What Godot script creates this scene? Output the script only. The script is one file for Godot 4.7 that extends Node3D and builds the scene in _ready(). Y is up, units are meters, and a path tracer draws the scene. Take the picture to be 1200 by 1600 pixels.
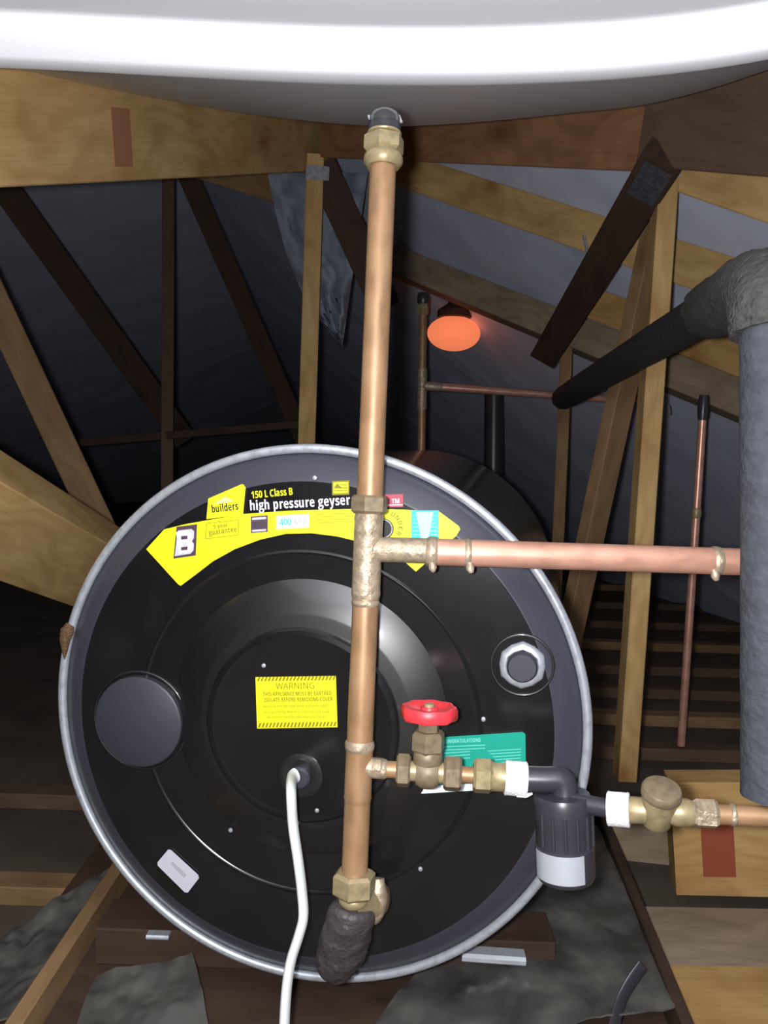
extends Node3D
# An attic by camera flash: the black end of a water heater under a white basin, copper pipes and valves before it, roof timbers behind.

const F := 1255.75          # focal length in pixels of the 1200 x 1600 frame
var cam_at := Vector3(0, 0.62, 0)
var cam_basis: Basis
var M := {}
var names := {}
var tank_xf: Transform3D

# ---------------------------------------------------------------- placing
func P(px: float, py: float, d: float) -> Vector3:
	return cam_at + cam_basis * (Vector3((px - 600.0) / F, (800.0 - py) / F, -1.0) * d)

func at_height(px: float, py: float, y: float) -> Vector3:
	var r := cam_basis * Vector3((px - 600.0) / F, (800.0 - py) / F, -1.0)
	return cam_at + r * ((y - cam_at.y) / r.y)

func T(px: float, py: float, h: float) -> Vector3:   # on the heater's end, in the heater's own axes
	var o := tank_xf.affine_inverse() * cam_at
	var r := tank_xf.basis.inverse() * (cam_basis * Vector3((px - 600.0) / F, (800.0 - py) / F, -1.0))
	return o + r * ((h - o.z) / r.z)

func numbered(called: String) -> String:
	var n: int = names.get(called, 0)
	names[called] = n + 1
	return called if n == 0 else "%s_%03d" % [called, n]

func tag(o: Node3D, label: String, category: String, group := "") -> Node3D:
	o.set_meta("label", label)
	o.set_meta("category", category)
	if group != "":
		o.set_meta("group", group)
	return o

func thing(called: String, label: String, category: String, at: Vector3, group := "") -> Node3D:
	var o := Node3D.new()
	o.name = numbered(called)
	add_child(o)
	o.position = at
	tag(o, label, category, group)
	return o

func root_of(n: Node3D) -> Transform3D:
	var x := Transform3D()
	while n != self:
		x = n.transform * x
		n = n.get_parent()
	return x

func part(parent: Node3D, called: String, mesh: Mesh, m: Material, world: Transform3D, label := "") -> MeshInstance3D:
	var o := MeshInstance3D.new()
	o.mesh = mesh
	o.material_override = m
	o.name = numbered(called) if parent == self else called
	parent.add_child(o, true)
	o.transform = root_of(parent).affine_inverse() * world if parent != self else world
	if label != "":
		o.set_meta("label", label)
	return o

func local_part(parent: Node3D, called: String, mesh: Mesh, m: Material, x := Transform3D(), label := "") -> MeshInstance3D:
	var o := MeshInstance3D.new()
	o.mesh = mesh
	o.material_override = m
	o.name = called
	parent.add_child(o, true)
	o.transform = x
	if label != "":
		o.set_meta("label", label)
	return o

func struct(called: String, mesh: Mesh, m: Material, x := Transform3D()) -> MeshInstance3D:
	var o := part(self, called, mesh, m, x)
	o.set_meta("kind", "structure")
	return o

func along(p0: Vector3, dir: Vector3, hint := Vector3(0, 0, 1)) -> Transform3D:   # local y runs along dir
	var y := dir.normalized()
	var z := hint - y * hint.dot(y)
	if z.length() < 0.01:
		z = Vector3(1, 0, 0) - y * y.x
	z = z.normalized()
	return Transform3D(Basis(y.cross(z), y, z), p0)

# ---------------------------------------------------------------- meshes
func tri(st: SurfaceTool, a: Vector3, b: Vector3, c: Vector3, na: Vector3, nb: Vector3, nc: Vector3) -> void:
	if (b - a).cross(c - a).length() < 1e-13:
		return
	if (b - a).cross(c - a).dot(na + nb + nc) > 0.0:
		st.set_normal(na); st.add_vertex(a); st.set_normal(nc); st.add_vertex(c); st.set_normal(nb); st.add_vertex(b)
	else:
		st.set_normal(na); st.add_vertex(a); st.set_normal(nb); st.add_vertex(b); st.set_normal(nc); st.add_vertex(c)

func quad(st: SurfaceTool, a: Vector3, b: Vector3, c: Vector3, d: Vector3, n: Vector3) -> void:
	tri(st, a, b, c, n, n, n); tri(st, a, c, d, n, n, n)

func begin() -> SurfaceTool:
	var st := SurfaceTool.new()
	st.begin(Mesh.PRIMITIVE_TRIANGLES)
	return st

func done(st: SurfaceTool) -> ArrayMesh:
	st.index()
	return st.commit()

# Profile (radius, height) from the bottom axis out, up and back to the top axis, turned round y. lobes > 0 scallops the outside.
func rev(prof: Array, seg := 32, flat := false, lobes := 0, depth := 0.0, soft := 0.72) -> ArrayMesh:
	var st := begin()
	var nn: Array[Vector2] = []
	for i in prof.size() - 1:
		var t: Vector2 = prof[i + 1] - prof[i]
		nn.append(Vector2(t.y, -t.x).normalized())
	for i in prof.size() - 1:
		var n0: Vector2 = nn[i]
		var n1: Vector2 = nn[i]
		if i > 0 and nn[i].dot(nn[i - 1]) > soft:
			n0 = (nn[i] + nn[i - 1]).normalized()
		if i < nn.size() - 1 and nn[i].dot(nn[i + 1]) > soft:
			n1 = (nn[i] + nn[i + 1]).normalized()
		var p0: Vector2 = prof[i]
		var p1: Vector2 = prof[i + 1]
		for k in seg:
			var a0 := TAU * k / seg
			var a1 := TAU * (k + 1) / seg
			var am := (a0 + a1) / 2
			var s0 := 1.0 - depth * (0.5 + 0.5 * cos(lobes * a0))
			var s1 := 1.0 - depth * (0.5 + 0.5 * cos(lobes * a1))
			var q := func(p: Vector2, a: float, s: float): return Vector3(p.x * s * cos(a), p.y, p.x * s * sin(a))
			var m := func(n: Vector2, a: float): return Vector3(n.x * cos(a), n.y, n.x * sin(a))
			var A: Vector3 = q.call(p0, a0, s0)
			var B: Vector3 = q.call(p0, a1, s1)
			var C: Vector3 = q.call(p1, a1, s1)
			var D: Vector3 = q.call(p1, a0, s0)
			if flat:
				var n: Vector3 = m.call(nn[i], am)
				tri(st, A, B, C, n, n, n); tri(st, A, C, D, n, n, n)
			else:
				tri(st, A, B, C, m.call(n0, a0), m.call(n0, a1), m.call(n1, a1))
				tri(st, A, C, D, m.call(n0, a0), m.call(n1, a1), m.call(n1, a0))
	return done(st)

func cyl(r: float, h: float, seg := 32, ch := 0.0006) -> ArrayMesh:
	return rev([Vector2(0, 0), Vector2(r - ch, 0), Vector2(r, ch), Vector2(r, h - ch), Vector2(r - ch, h), Vector2(0, h)], seg)

func hexnut(r: float, h: float) -> ArrayMesh:   # six flats with chamfered shoulders
	return rev([Vector2(0, 0), Vector2(r * 0.84, 0), Vector2(r, h * 0.14), Vector2(r, h * 0.86), Vector2(r * 0.84, h), Vector2(0, h)], 6, true)

func ring(r: float, t: float, seg := 96, sides := 12) -> ArrayMesh:   # torus round y
	var prof := []
	for k in sides + 1:
		var a := TAU * k / sides - PI / 2
		prof.append(Vector2(r + t * cos(a), t * sin(a)))
	return rev(prof, seg)

func smooth(pts: Array, steps: int) -> Array:   # Catmull-Rom through points
	var out := []
	for i in pts.size() - 1:
		var a: Vector3 = pts[maxi(i - 1, 0)]
		var b: Vector3 = pts[i]
		var c: Vector3 = pts[i + 1]
		var d: Vector3 = pts[mini(i + 2, pts.size() - 1)]
		for k in steps:
			out.append(b.cubic_interpolate(c, a, d, float(k) / steps))
	out.append(pts[-1])
	return out

# A tube through points; rad is one radius or one per point; squash flattens it; bumps makes it lumpy.
func tube(pts: Array, rad, seg := 20, squash := 1.0, bumps := 0.0, sd := 1) -> ArrayMesh:
	var st := begin()
	var noise := FastNoiseLite.new()
	noise.seed = sd
	noise.frequency = 1.0
	var rings := []
	var up := Vector3(0.3, 0.2, 0.9)
	var tans := []
	for i in pts.size():
		tans.append((pts[mini(i + 1, pts.size() - 1)] - pts[maxi(i - 1, 0)]).normalized())
	for i in pts.size():
		var t: Vector3 = tans[i]
		up = (up - t * up.dot(t)).normalized()
		var side := t.cross(up)
		var r: float = rad[i] if rad is Array else rad
		var row := []
		for k in seg + 1:
			var a := TAU * (k % seg) / seg
			var n: Vector3 = side * cos(a) + up * sin(a) * squash
			var v: Vector3 = pts[i] + n * r
			if bumps > 0.0:
				v += n * bumps * (noise.get_noise_3dv(v * 55.0) + 0.6 * noise.get_noise_3dv(v * 130.0))
			row.append([v, (side * cos(a) * squash + up * sin(a)).normalized()])
		rings.append(row)
	if bumps > 0.0:
		for i in rings.size():
			for k in seg + 1:
				var u: Vector3 = rings[mini(i + 1, rings.size() - 1)][k][0] - rings[maxi(i - 1, 0)][k][0]
				var w: Vector3 = rings[i][(k + 1) % seg][0] - rings[i][(k - 1 + seg) % seg][0]
				var n := u.cross(w).normalized()
				rings[i][k][1] = n if n.dot(rings[i][k][1]) > 0 else -n
	for i in rings.size() - 1:
		for k in seg:
			var A = rings[i][k]
			var B = rings[i][k + 1]
			var C = rings[i + 1][k + 1]
			var D = rings[i + 1][k]
			tri(st, A[0], B[0], C[0], A[1], B[1], C[1]); tri(st, A[0], C[0], D[0], A[1], C[1], D[1])
	for e in [0, rings.size() - 1]:
		var n: Vector3 = -tans[e] if e == 0 else tans[e]
		for k in seg:
			tri(st, pts[e], rings[e][k][0], rings[e][k + 1][0], n, n, n)
	return done(st)

func timber_mesh(l: float, w: float, d: float, ch := 0.0018) -> ArrayMesh:   # length along x, w along y, d along z
	var st := begin()
	var y := w / 2
	var z := d / 2
	var o := [Vector2(y, z - ch), Vector2(y - ch, z), Vector2(ch - y, z), Vector2(-y, z - ch), Vector2(-y, ch - z), Vector2(ch - y, -z), Vector2(y - ch, -z), Vector2(y, ch - z)]
	for k in 8:
		var a: Vector2 = o[k]
		var b: Vector2 = o[(k + 1) % 8]
		var m := (b - a).orthogonal().normalized()
		if m.dot(a + b) < 0:
			m = -m
		quad(st, Vector3(-l / 2, a.x, a.y), Vector3(-l / 2, b.x, b.y), Vector3(l / 2, b.x, b.y), Vector3(l / 2, a.x, a.y), Vector3(0, m.x, m.y))
		for s in [-1, 1]:
			var n := Vector3(s, 0, 0)
			tri(st, Vector3(s * l / 2, 0, 0), Vector3(s * l / 2, a.x, a.y), Vector3(s * l / 2, b.x, b.y), n, n, n)
	return done(st)

func prism(pts: PackedVector2Array, t: float) -> ArrayMesh:   # outline in xy, from z = 0 to t
	var st := begin()
	var idx := Geometry2D.triangulate_polygon(pts)
	for k in range(0, idx.size(), 3):
		for z in [0.0, t]:
			var n := Vector3(0, 0, -1 if z == 0.0 else 1)
			var v := []
			for j in 3:
				v.append(Vector3(pts[idx[k + j]].x, pts[idx[k + j]].y, z))
			tri(st, v[0], v[1], v[2], n, n, n)
	var cw := Geometry2D.is_polygon_clockwise(pts)
	for k in pts.size():
		var a := pts[k]
		var b := pts[(k + 1) % pts.size()]
		var m := (b - a).orthogonal().normalized() * (1.0 if cw else -1.0)
		if Geometry2D.is_point_in_polygon((a + b) / 2 + m * 0.00005, pts):
			m = -m
		quad(st, Vector3(a.x, a.y, 0), Vector3(b.x, b.y, 0), Vector3(b.x, b.y, t), Vector3(a.x, a.y, t), Vector3(m.x, m.y, 0))
	return done(st)

func sheet(rows: Array, t: float) -> ArrayMesh:   # a grid of points, thickened by t against its normals
	var nr := rows.size()
	var nc: int = rows[0].size()
	var nrm := []
	for i in nr:
		var r := []
		for k in nc:
			var u: Vector3 = rows[mini(i + 1, nr - 1)][k] - rows[maxi(i - 1, 0)][k]
			var w: Vector3 = rows[i][mini(k + 1, nc - 1)] - rows[i][maxi(k - 1, 0)]
			r.append(u.cross(w).normalized())
		nrm.append(r)
	var st := begin()
	for i in nr - 1:
		for k in nc - 1:
			var id := [[i, k], [i, k + 1], [i + 1, k + 1], [i + 1, k]]
			for s in [1.0, -1.0]:
				var v := []
				var n := []
				for c in id:
					n.append(nrm[c[0]][c[1]] * s)
					v.append(rows[c[0]][c[1]] + nrm[c[0]][c[1]] * (0.0 if s > 0 else -t))
				tri(st, v[0], v[1], v[2], n[0], n[1], n[2]); tri(st, v[0], v[2], v[3], n[0], n[2], n[3])
	var edge := []
	for k in nc: edge.append([0, k])
	for i in nr: edge.append([i, nc - 1])
	for k in nc: edge.append([nr - 1, nc - 1 - k])
	for i in nr: edge.append([nr - 1 - i, 0])
	var mid: Vector3 = rows[nr / 2][nc / 2]
	for e in edge.size() - 1:
		var a: Vector3 = rows[edge[e][0]][edge[e][1]]
		var b: Vector3 = rows[edge[e + 1][0]][edge[e + 1][1]]
		if a == b: continue
		var na: Vector3 = nrm[edge[e][0]][edge[e][1]]
		var nb: Vector3 = nrm[edge[e + 1][0]][edge[e + 1][1]]
		var n := (b - a).cross(na).normalized()
		if n.dot(a - mid) < 0: n = -n
		quad(st, a, b, b - nb * t, a - na * t, n)
	return done(st)

# ---------------------------------------------------------------- materials
func mat(c: Color, rough: float, metal := 0.0, spec := 0.5) -> StandardMaterial3D:
	var m := StandardMaterial3D.new()
	m.albedo_color = c
	m.roughness = rough
	m.metallic = metal
	m.metallic_specular = spec
	return m

func speckle(c: Color, amount: float, freq: float, sd: int, tint := Color(1, 1, 1)) -> ImageTexture:   # uneven tone for metal, plastic and dust
	var im := Image.create(256, 256, false, Image.FORMAT_RGB8)
	var n := FastNoiseLite.new()
	n.seed = sd
	n.frequency = freq
	n.fractal_octaves = 5
	var r := n.get_seamless_image(256, 256)
	for y in 256:
		for x in 256:
			var v := (r.get_pixel(x, y).r - 0.5) * 2.0 * amount
			im.set_pixel(x, y, (c * (1.0 - absf(v)) + (tint if v > 0 else c * 0.3) * absf(v)).clamp())
	return ImageTexture.create_from_image(im)

func triplanar(m: StandardMaterial3D, tex: Texture2D, scale: Vector3) -> StandardMaterial3D:
	m.albedo_texture = tex
	m.albedo_color = Color.WHITE
	m.uv1_triplanar = true
	m.uv1_scale = scale
	return m

func bumpy(m: StandardMaterial3D, freq: float, cm: float, scale: Vector3, sd := 5) -> StandardMaterial3D:
	var n := FastNoiseLite.new()
	n.seed = sd
	n.frequency = freq
	n.fractal_octaves = 4
	var im := n.get_seamless_image(256, 256)
	im.convert(Image.FORMAT_RGB8)
	m.heightmap_enabled = true
	m.heightmap_texture = ImageTexture.create_from_image(im)
	m.heightmap_scale = cm
	m.uv1_triplanar = true
	m.uv1_scale = scale
	return m

func wood_tex(sd: int, light: Color, dark: Color) -> ImageTexture:   # grain along u, closed round; a few knots
	var w := 512
	var h := 192
	var im := Image.create(w, h, false, Image.FORMAT_RGB8)
	var n := FastNoiseLite.new()
	n.seed = sd
	n.frequency = 1.0
	n.fractal_octaves = 3
	var g := RandomNumberGenerator.new()
	g.seed = sd * 77 + 3
	var knots := []
	for k in 4:
		knots.append(Vector3(g.randf(), g.randf_range(0.15, 0.85), g.randf_range(0.010, 0.022)))
	for y in h:
		var v := float(y) / h
		for x in w:
			var u := float(x) / w
			var cx := cos(TAU * u)
			var sx := sin(TAU * u)
			var bend := n.get_noise_3d(cx * 0.5, sx * 0.5, v * 1.4) * 0.9
			var kk := 0.0
			for k in knots:
				var du: float = absf(u - k.x)
				du = minf(du, 1.0 - du)
				var dv: float = (v - k.y) * 0.33
				var q := sqrt(du * du * 0.5 + dv * dv)
				kk = maxf(kk, exp(-pow(q / k.z, 2.0)))
				bend += 0.35 * exp(-pow(q / (k.z * 3.0), 2.0))
			var band := 0.5 + 0.5 * sin((v * 8.0 + bend * 3.0) * TAU)
			var fine := n.get_noise_3d(cx * 2.5, sx * 2.5, v * 70.0)
			var blot := n.get_noise_3d(cx * 1.2 + 9.0, sx * 1.2, v * 4.0)
			var t := clampf(0.28 + 0.16 * pow(band, 2.0) + 0.18 * fine + 0.38 * blot, 0.0, 1.0)
			t = clampf(t + kk * 0.6, 0.0, 1.2)
			im.set_pixel(x, y, light.lerp(dark, t).clamp())
	return ImageTexture.create_from_image(im)

func wood(sd: int, light: Color, dark: Color) -> StandardMaterial3D:
	var m := mat(Color.WHITE, 0.75, 0.0, 0.3)
	triplanar(m, wood_tex(sd, light, dark), Vector3(0.9, 3.0, 3.0))
	m.uv1_offset = Vector3(0.13 * sd, 0.5, 0.5)
	m.uv1_triplanar_sharpness = 8.0
	return m

func make_materials() -> void:
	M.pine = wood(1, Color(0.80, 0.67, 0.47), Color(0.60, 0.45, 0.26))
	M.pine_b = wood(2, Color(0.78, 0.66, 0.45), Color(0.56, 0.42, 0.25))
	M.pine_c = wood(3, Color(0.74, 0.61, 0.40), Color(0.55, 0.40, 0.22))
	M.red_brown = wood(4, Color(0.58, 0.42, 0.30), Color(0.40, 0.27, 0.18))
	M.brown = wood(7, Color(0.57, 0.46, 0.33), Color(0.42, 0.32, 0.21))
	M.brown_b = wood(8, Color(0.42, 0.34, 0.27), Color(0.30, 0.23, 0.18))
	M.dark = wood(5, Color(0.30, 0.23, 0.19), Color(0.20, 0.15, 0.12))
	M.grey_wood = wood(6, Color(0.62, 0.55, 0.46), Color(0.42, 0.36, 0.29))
	M.copper = triplanar(mat(Color.WHITE, 0.45, 0.3), speckle(Color(0.62, 0.48, 0.345), 0.30, 0.02, 11, Color(0.76, 0.66, 0.55)), Vector3(9, 4, 9))
	M.copper_new = triplanar(mat(Color.WHITE, 0.36, 0.45), speckle(Color(0.84, 0.63, 0.54), 0.25, 0.02, 12, Color(0.92, 0.78, 0.71)), Vector3(9, 4, 9))
	M.solder = bumpy(triplanar(mat(Color.WHITE, 0.5, 0.45), speckle(Color(0.66, 0.59, 0.50), 0.40, 0.025, 13, Color(0.80, 0.74, 0.66)), Vector3(14, 14, 14)), 0.03, 0.12, Vector3(14, 14, 14))
	M.brass = triplanar(mat(Color.WHITE, 0.42, 0.3), speckle(Color(0.62, 0.56, 0.42), 0.3, 0.03, 14, Color(0.78, 0.72, 0.56)), Vector3(12, 12, 12))
	M.old_brass = triplanar(mat(Color.WHITE, 0.5, 0.25), speckle(Color(0.50, 0.44, 0.35), 0.3, 0.03, 15, Color(0.62, 0.56, 0.46)), Vector3(12, 12, 12))
	M.black = mat(Color(0.135, 0.13, 0.135), 0.40, 0.0, 0.6)
	triplanar(M.black, speckle(Color(0.07, 0.069, 0.074), 0.07, 0.012, 16, Color(0.42, 0.40, 0.40)), Vector3(3, 3, 3))
	M.black.clearcoat_enabled = true
	M.black.clearcoat = 0.7
	M.black.clearcoat_roughness = 0.08
	M.enamel = mat(Color.WHITE, 0.22, 0.0, 0.55)
	triplanar(M.enamel, speckle(Color(0.085, 0.083, 0.088), 0.07, 0.012, 16, Color(0.42, 0.40, 0.40)), Vector3(3, 3, 3))
	M.flange = mat(Color(0.24, 0.24, 0.278), 0.36)
	M.cap = mat(Color(0.20, 0.205, 0.235), 0.5)
	M.groove = mat(Color(0.07, 0.07, 0.07), 0.5)
	M.zinc = triplanar(mat(Color.WHITE, 0.35, 0.55), speckle(Color(0.76, 0.78, 0.81), 0.25, 0.04, 17, Color(0.92, 0.93, 0.95)), Vector3(8, 8, 8))
	M.rust = bumpy(triplanar(mat(Color.WHITE, 0.9), speckle(Color(0.38, 0.28, 0.17), 0.5, 0.05, 18, Color(0.60, 0.52, 0.40)), Vector3(30, 30, 30)), 0.05, 0.2, Vector3(30, 30, 30))
	M.yellow = mat(Color(0.93, 0.93, 0.08), 0.5)
	M.warn = mat(Color(0.97, 0.91, 0.10), 0.5)
	M.cream = mat(Color(0.95, 0.93, 0.55), 0.5)
	M.olive = mat(Color(0.50, 0.47, 0.05), 0.6)
	M.ink = mat(Color(0.10, 0.09, 0.07), 0.6)
	M.white_ink = mat(Color(0.90, 0.87, 0.92), 0.5)
	M.silver_ink = mat(Color(0.76, 0.75, 0.79), 0.45)
	M.glassy = mat(Color(0.20, 0.20, 0.21), 0.12, 0.0, 0.7)
	M.rating = mat(Color(0.66, 0.655, 0.68), 0.5)
	M.plum = mat(Color(0.30, 0.22, 0.27), 0.5)
	M.maroon = mat(Color(0.66, 0.22, 0.30), 0.5)
	M.teal = mat(Color(0.05, 0.74, 0.68), 0.45)
	M.pale = mat(Color(0.62, 0.93, 0.95), 0.45)
	M.green = mat(Color(0.03, 0.58, 0.50), 0.45)
	M.green_ink = mat(Color(0.45, 0.80, 0.74), 0.5)
	M.white = mat(Color(0.93, 0.94, 0.96), 0.5)
	M.basin = mat(Color(0.95, 0.96, 0.98), 0.5)
	M.cable = mat(Color(0.86, 0.88, 0.87), 0.5)
	M.tape = bumpy(mat(Color(0.95, 0.95, 0.95), 0.6), 0.05, 0.08, Vector3(30, 30, 30), 32)
	M.red = triplanar(mat(Color.WHITE, 0.42), speckle(Color(0.86, 0.22, 0.25), 0.2, 0.04, 19, Color(0.88, 0.5, 0.5)), Vector3(16, 16, 16))
	M.red_stain = mat(Color(0.62, 0.43, 0.31), 0.8)
	M.red_stain_b = mat(Color(0.55, 0.26, 0.16), 0.8)
	M.plastic = mat(Color(0.20, 0.195, 0.22), 0.34)
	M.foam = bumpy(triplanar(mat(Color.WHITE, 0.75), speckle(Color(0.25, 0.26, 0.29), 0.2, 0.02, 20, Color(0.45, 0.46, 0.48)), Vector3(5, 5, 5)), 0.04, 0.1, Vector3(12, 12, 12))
	M.cloth = bumpy(triplanar(mat(Color.WHITE, 0.95), speckle(Color(0.27, 0.27, 0.255), 0.4, 0.03, 21, Color(0.42, 0.42, 0.40)), Vector3(8, 8, 8)), 0.05, 0.3, Vector3(12, 12, 12))
	M.denso = bumpy(mat(Color(0.24, 0.215, 0.22), 0.55), 0.03, 0.18, Vector3(14, 14, 14), 33)
	M.poly = bumpy(triplanar(mat(Color.WHITE, 0.38), speckle(Color(0.30, 0.295, 0.28), 0.5, 0.010, 22, Color(0.54, 0.53, 0.49)), Vector3(2.5, 2.5, 2.5)), 0.012, 0.25, Vector3(4, 4, 4))
	M.underlay = bumpy(triplanar(mat(Color.WHITE, 0.6), speckle(Color(0.82, 0.85, 0.93), 0.10, 0.012, 23, Color(0.92, 0.93, 0.97)), Vector3(0.9, 0.9, 0.9)), 0.010, 1.0, Vector3(0.9, 0.9, 0.9))
	M.board = triplanar(mat(Color.WHITE, 0.9), speckle(Color(0.30, 0.26, 0.22), 0.35, 0.015, 24, Color(0.46, 0.41, 0.34)), Vector3(1.2, 1.2, 1.2))
	M.wall = triplanar(mat(Color.WHITE, 0.9), speckle(Color(0.25, 0.22, 0.20), 0.3, 0.02, 25, Color(0.36, 0.33, 0.30)), Vector3(1, 1, 1))
	M.glow = mat(Color(0.9, 0.45, 0.25), 0.6)
	M.glow.emission_enabled = true
	M.glow.emission = Color(1.0, 0.54, 0.37)
	M.glow.emission_energy_multiplier = 0.75
	M.band = mat(Color(0.82, 0.84, 0.87), 0.32, 0.5)
	M.flap = bumpy(mat(Color(0.50, 0.53, 0.58), 0.7), 0.012, 0.8, Vector3(2, 2, 2), 35)
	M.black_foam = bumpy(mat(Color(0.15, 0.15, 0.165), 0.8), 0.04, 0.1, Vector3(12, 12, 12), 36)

# ---------------------------------------------------------------- timber
func timber(called: String, label: String, category: String, a: Vector3, b: Vector3, w: float, d: float, m: Material, twist := 0.0, group := "") -> MeshInstance3D:
	var x := (b - a).normalized()
	var v := ((a + b) / 2 - cam_at).normalized()
	var z := -(v - x * v.dot(x)).normalized()
	z = z.rotated(x, deg_to_rad(twist))
	var bs := Basis(x, z.cross(x), z)
	var o := part(self, called, timber_mesh(a.distance_to(b), w, d), m, Transform3D(bs, (a + b) / 2 - z * d / 2))
	tag(o, label, category, group)
	return o

func plate_on(o: MeshInstance3D, called: String, px: float, py: float, w: float, h: float, m: Material, label := "") -> void:   # a thin rectangle on a timber's front face, beneath that pixel
	var inv := o.transform.affine_inverse()
	var e := inv * cam_at
	var r := inv.basis * (P(px, py, 1.0) - cam_at)
	var zf: float = o.mesh.get_aabb().end.z
	var q := e + r * ((zf - e.z) / r.z)
	var pts := PackedVector2Array([Vector2(-w / 2, -h / 2), Vector2(w / 2, -h / 2), Vector2(w / 2, h / 2), Vector2(-w / 2, h / 2)])
	local_part(o, called, prism(pts, 0.0012), m, Transform3D(Basis(), Vector3(q.x, clampf(q.y, o.mesh.get_aabb().position.y + h / 2, o.mesh.get_aabb().end.y - h / 2), zf)), label)

# ---------------------------------------------------------------- prints on the heater
func sticker(parent: Node3D, called: String, pts: Array, h: float, m: Material, t := 0.0007, label := "") -> MeshInstance3D:
	var out := PackedVector2Array()
	for p in pts:
		var q := T(p.x, p.y, h)
		out.append(Vector2(q.x, q.y))
	var lift := 0.0
	if parent != tank:
		lift = -parent.position.z
	return local_part(parent, called, prism(out, t), m, Transform3D(Basis(), Vector3(0, 0, h + lift)), label)

func rect(x0: float, y0: float, x1: float, y1: float, skew := 0.0) -> Array:   # skew: how far the right end is raised
	return [Vector2(x0, y0), Vector2(x1, y0 - skew), Vector2(x1, y1 - skew), Vector2(x0, y1)]

func words(parent: Node3D, text: String, l: Vector2, r: Vector2, tall: float, h: float, m: Material, bold := true) -> void:   # l, r: the ends of the middle line; tall: height in pixels
	var tm := TextMesh.new()
	var sf := SystemFont.new()
	sf.font_names = PackedStringArray(["Droid Sans"])
	sf.font_weight = 700 if bold else 400
	tm.font = sf
	tm.text = text
	tm.font_size = 32
	tm.pixel_size = 0.01
	tm.depth = 0.05
	tm.curve_step = 2.0
	var bb := tm.get_aabb()
	var a := T(l.x, l.y, h)
	var b := T(r.x, r.y, h)
	var sx := a.distance_to(b) / bb.size.x
	var sy := tall * 0.757 / F / bb.size.y
	var ang := (b - a).angle_to(Vector3(1, 0, 0)) * signf(b.y - a.y)
	var bs := Basis(Vector3(0, 0, 1), ang) * Basis.from_scale(Vector3(sx, sy, 0.006))
	var mid := (a + b) / 2
	mid.z = h - (parent.position.z if parent != tank else 0.0)
	local_part(parent, "lettering", tm, m, Transform3D(bs, mid - bs * bb.get_center() + Vector3(0, 0, 0.0002)))

var tank: Node3D

func _ready() -> void:
	# camera, dark surroundings, flash
	cam_basis = Basis(Vector3(1, 0, 0), deg_to_rad(-5.0)) * Basis(Vector3(0, 0, 1), deg_to_rad(1.8))
	var cam := Camera3D.new()
	cam.name = "camera"
	cam.fov = 65.0
	cam.near = 0.02
	add_child(cam)
	cam.transform = Transform3D(cam_basis, cam_at)
	cam.current = true
	var we := WorldEnvironment.new()
	we.name = "surroundings"
	var env := Environment.new()
	env.background_mode = Environment.BG_COLOR
	env.background_color = Color(0.004, 0.004, 0.005)
	env.tonemap_mode = Environment.TONE_MAPPER_LINEAR
	env.tonemap_exposure = 1.0
	env.sdfgi_enabled = true
	env.ssao_enabled = true
	env.ssil_enabled = true
	we.environment = env
	add_child(we)
	var flash := OmniLight3D.new()
	flash.name = "camera_flash"
	flash.light_color = Color(0.985, 0.985, 1.0)
	flash.light_energy = 0.85
	flash.omni_range = 20.0
	flash.omni_attenuation = 2.0
	flash.light_size = 0.01
	flash.shadow_enabled = true
	add_child(flash)
	flash.position = cam_at + cam_basis * Vector3(-0.024, 0.004, 0.0)

	make_materials()
	tank_xf = Transform3D(Basis(Vector3(0, 1, 0), deg_to_rad(-10.0)), cam_at + Vector3(-0.0653, -0.2693, -0.7554))
	build_shell()
	build_tank()
	build_basin()
	build_riser()
	build_branch_valves()
	build_lagged_pipe()
	build_timbers()
	build_rear_pipes()
	build_floor_things()
	for o in find_children("*", "GeometryInstance3D", true, false):
		o.cast_shadow = GeometryInstance3D.SHADOW_CASTING_SETTING_ON

# ---------------------------------------------------------------- the attic itself
func build_shell() -> void:
	var floor_node := struct("floor", timber_mesh(11.4, 0.08, 12.2, 0.001), M.board, Transform3D(Basis(), Vector3(-2.7, -0.04, -3.7)))
	var k := 0
	for z in [1.02, 1.29, 1.58, 1.78, 1.98, 2.19, 2.46, 2.76, 3.1, 3.5]:
		var x0: float = -2.4 if z < 1.4 else 0.1
		var x1: float = -0.25 if z < 1.4 else 1.5
		local_part(floor_node, "batten", timber_mesh(x1 - x0, 0.026, 0.04), M.brown_b if k % 3 else M.brown, Transform3D(Basis(), Vector3((x1 + x0) / 2 + 2.7, 0.053, 3.7 - z)))
		k += 1
	# two roof slopes of grey underlay, meeting at a ridge left of the view and coming down to the eaves behind the heater
	var r0 := cam_at + Vector3(-0.8, 2.375, 2.3)
	var r1 := cam_at + Vector3(-0.8, -0.62, -9.68)
	var er := cam_at + Vector3(2.94, -0.62, 2.3)
	var el := cam_at + Vector3(-8.29, -0.62, 2.3)
	struct("ceiling", slab(r0, r1, er, 0.04), M.underlay)
	struct("ceiling", slab(r0, r1, el, 0.04), M.underlay)
	struct("wall_front", slab(r0, er, el, 0.08), M.wall)

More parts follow.
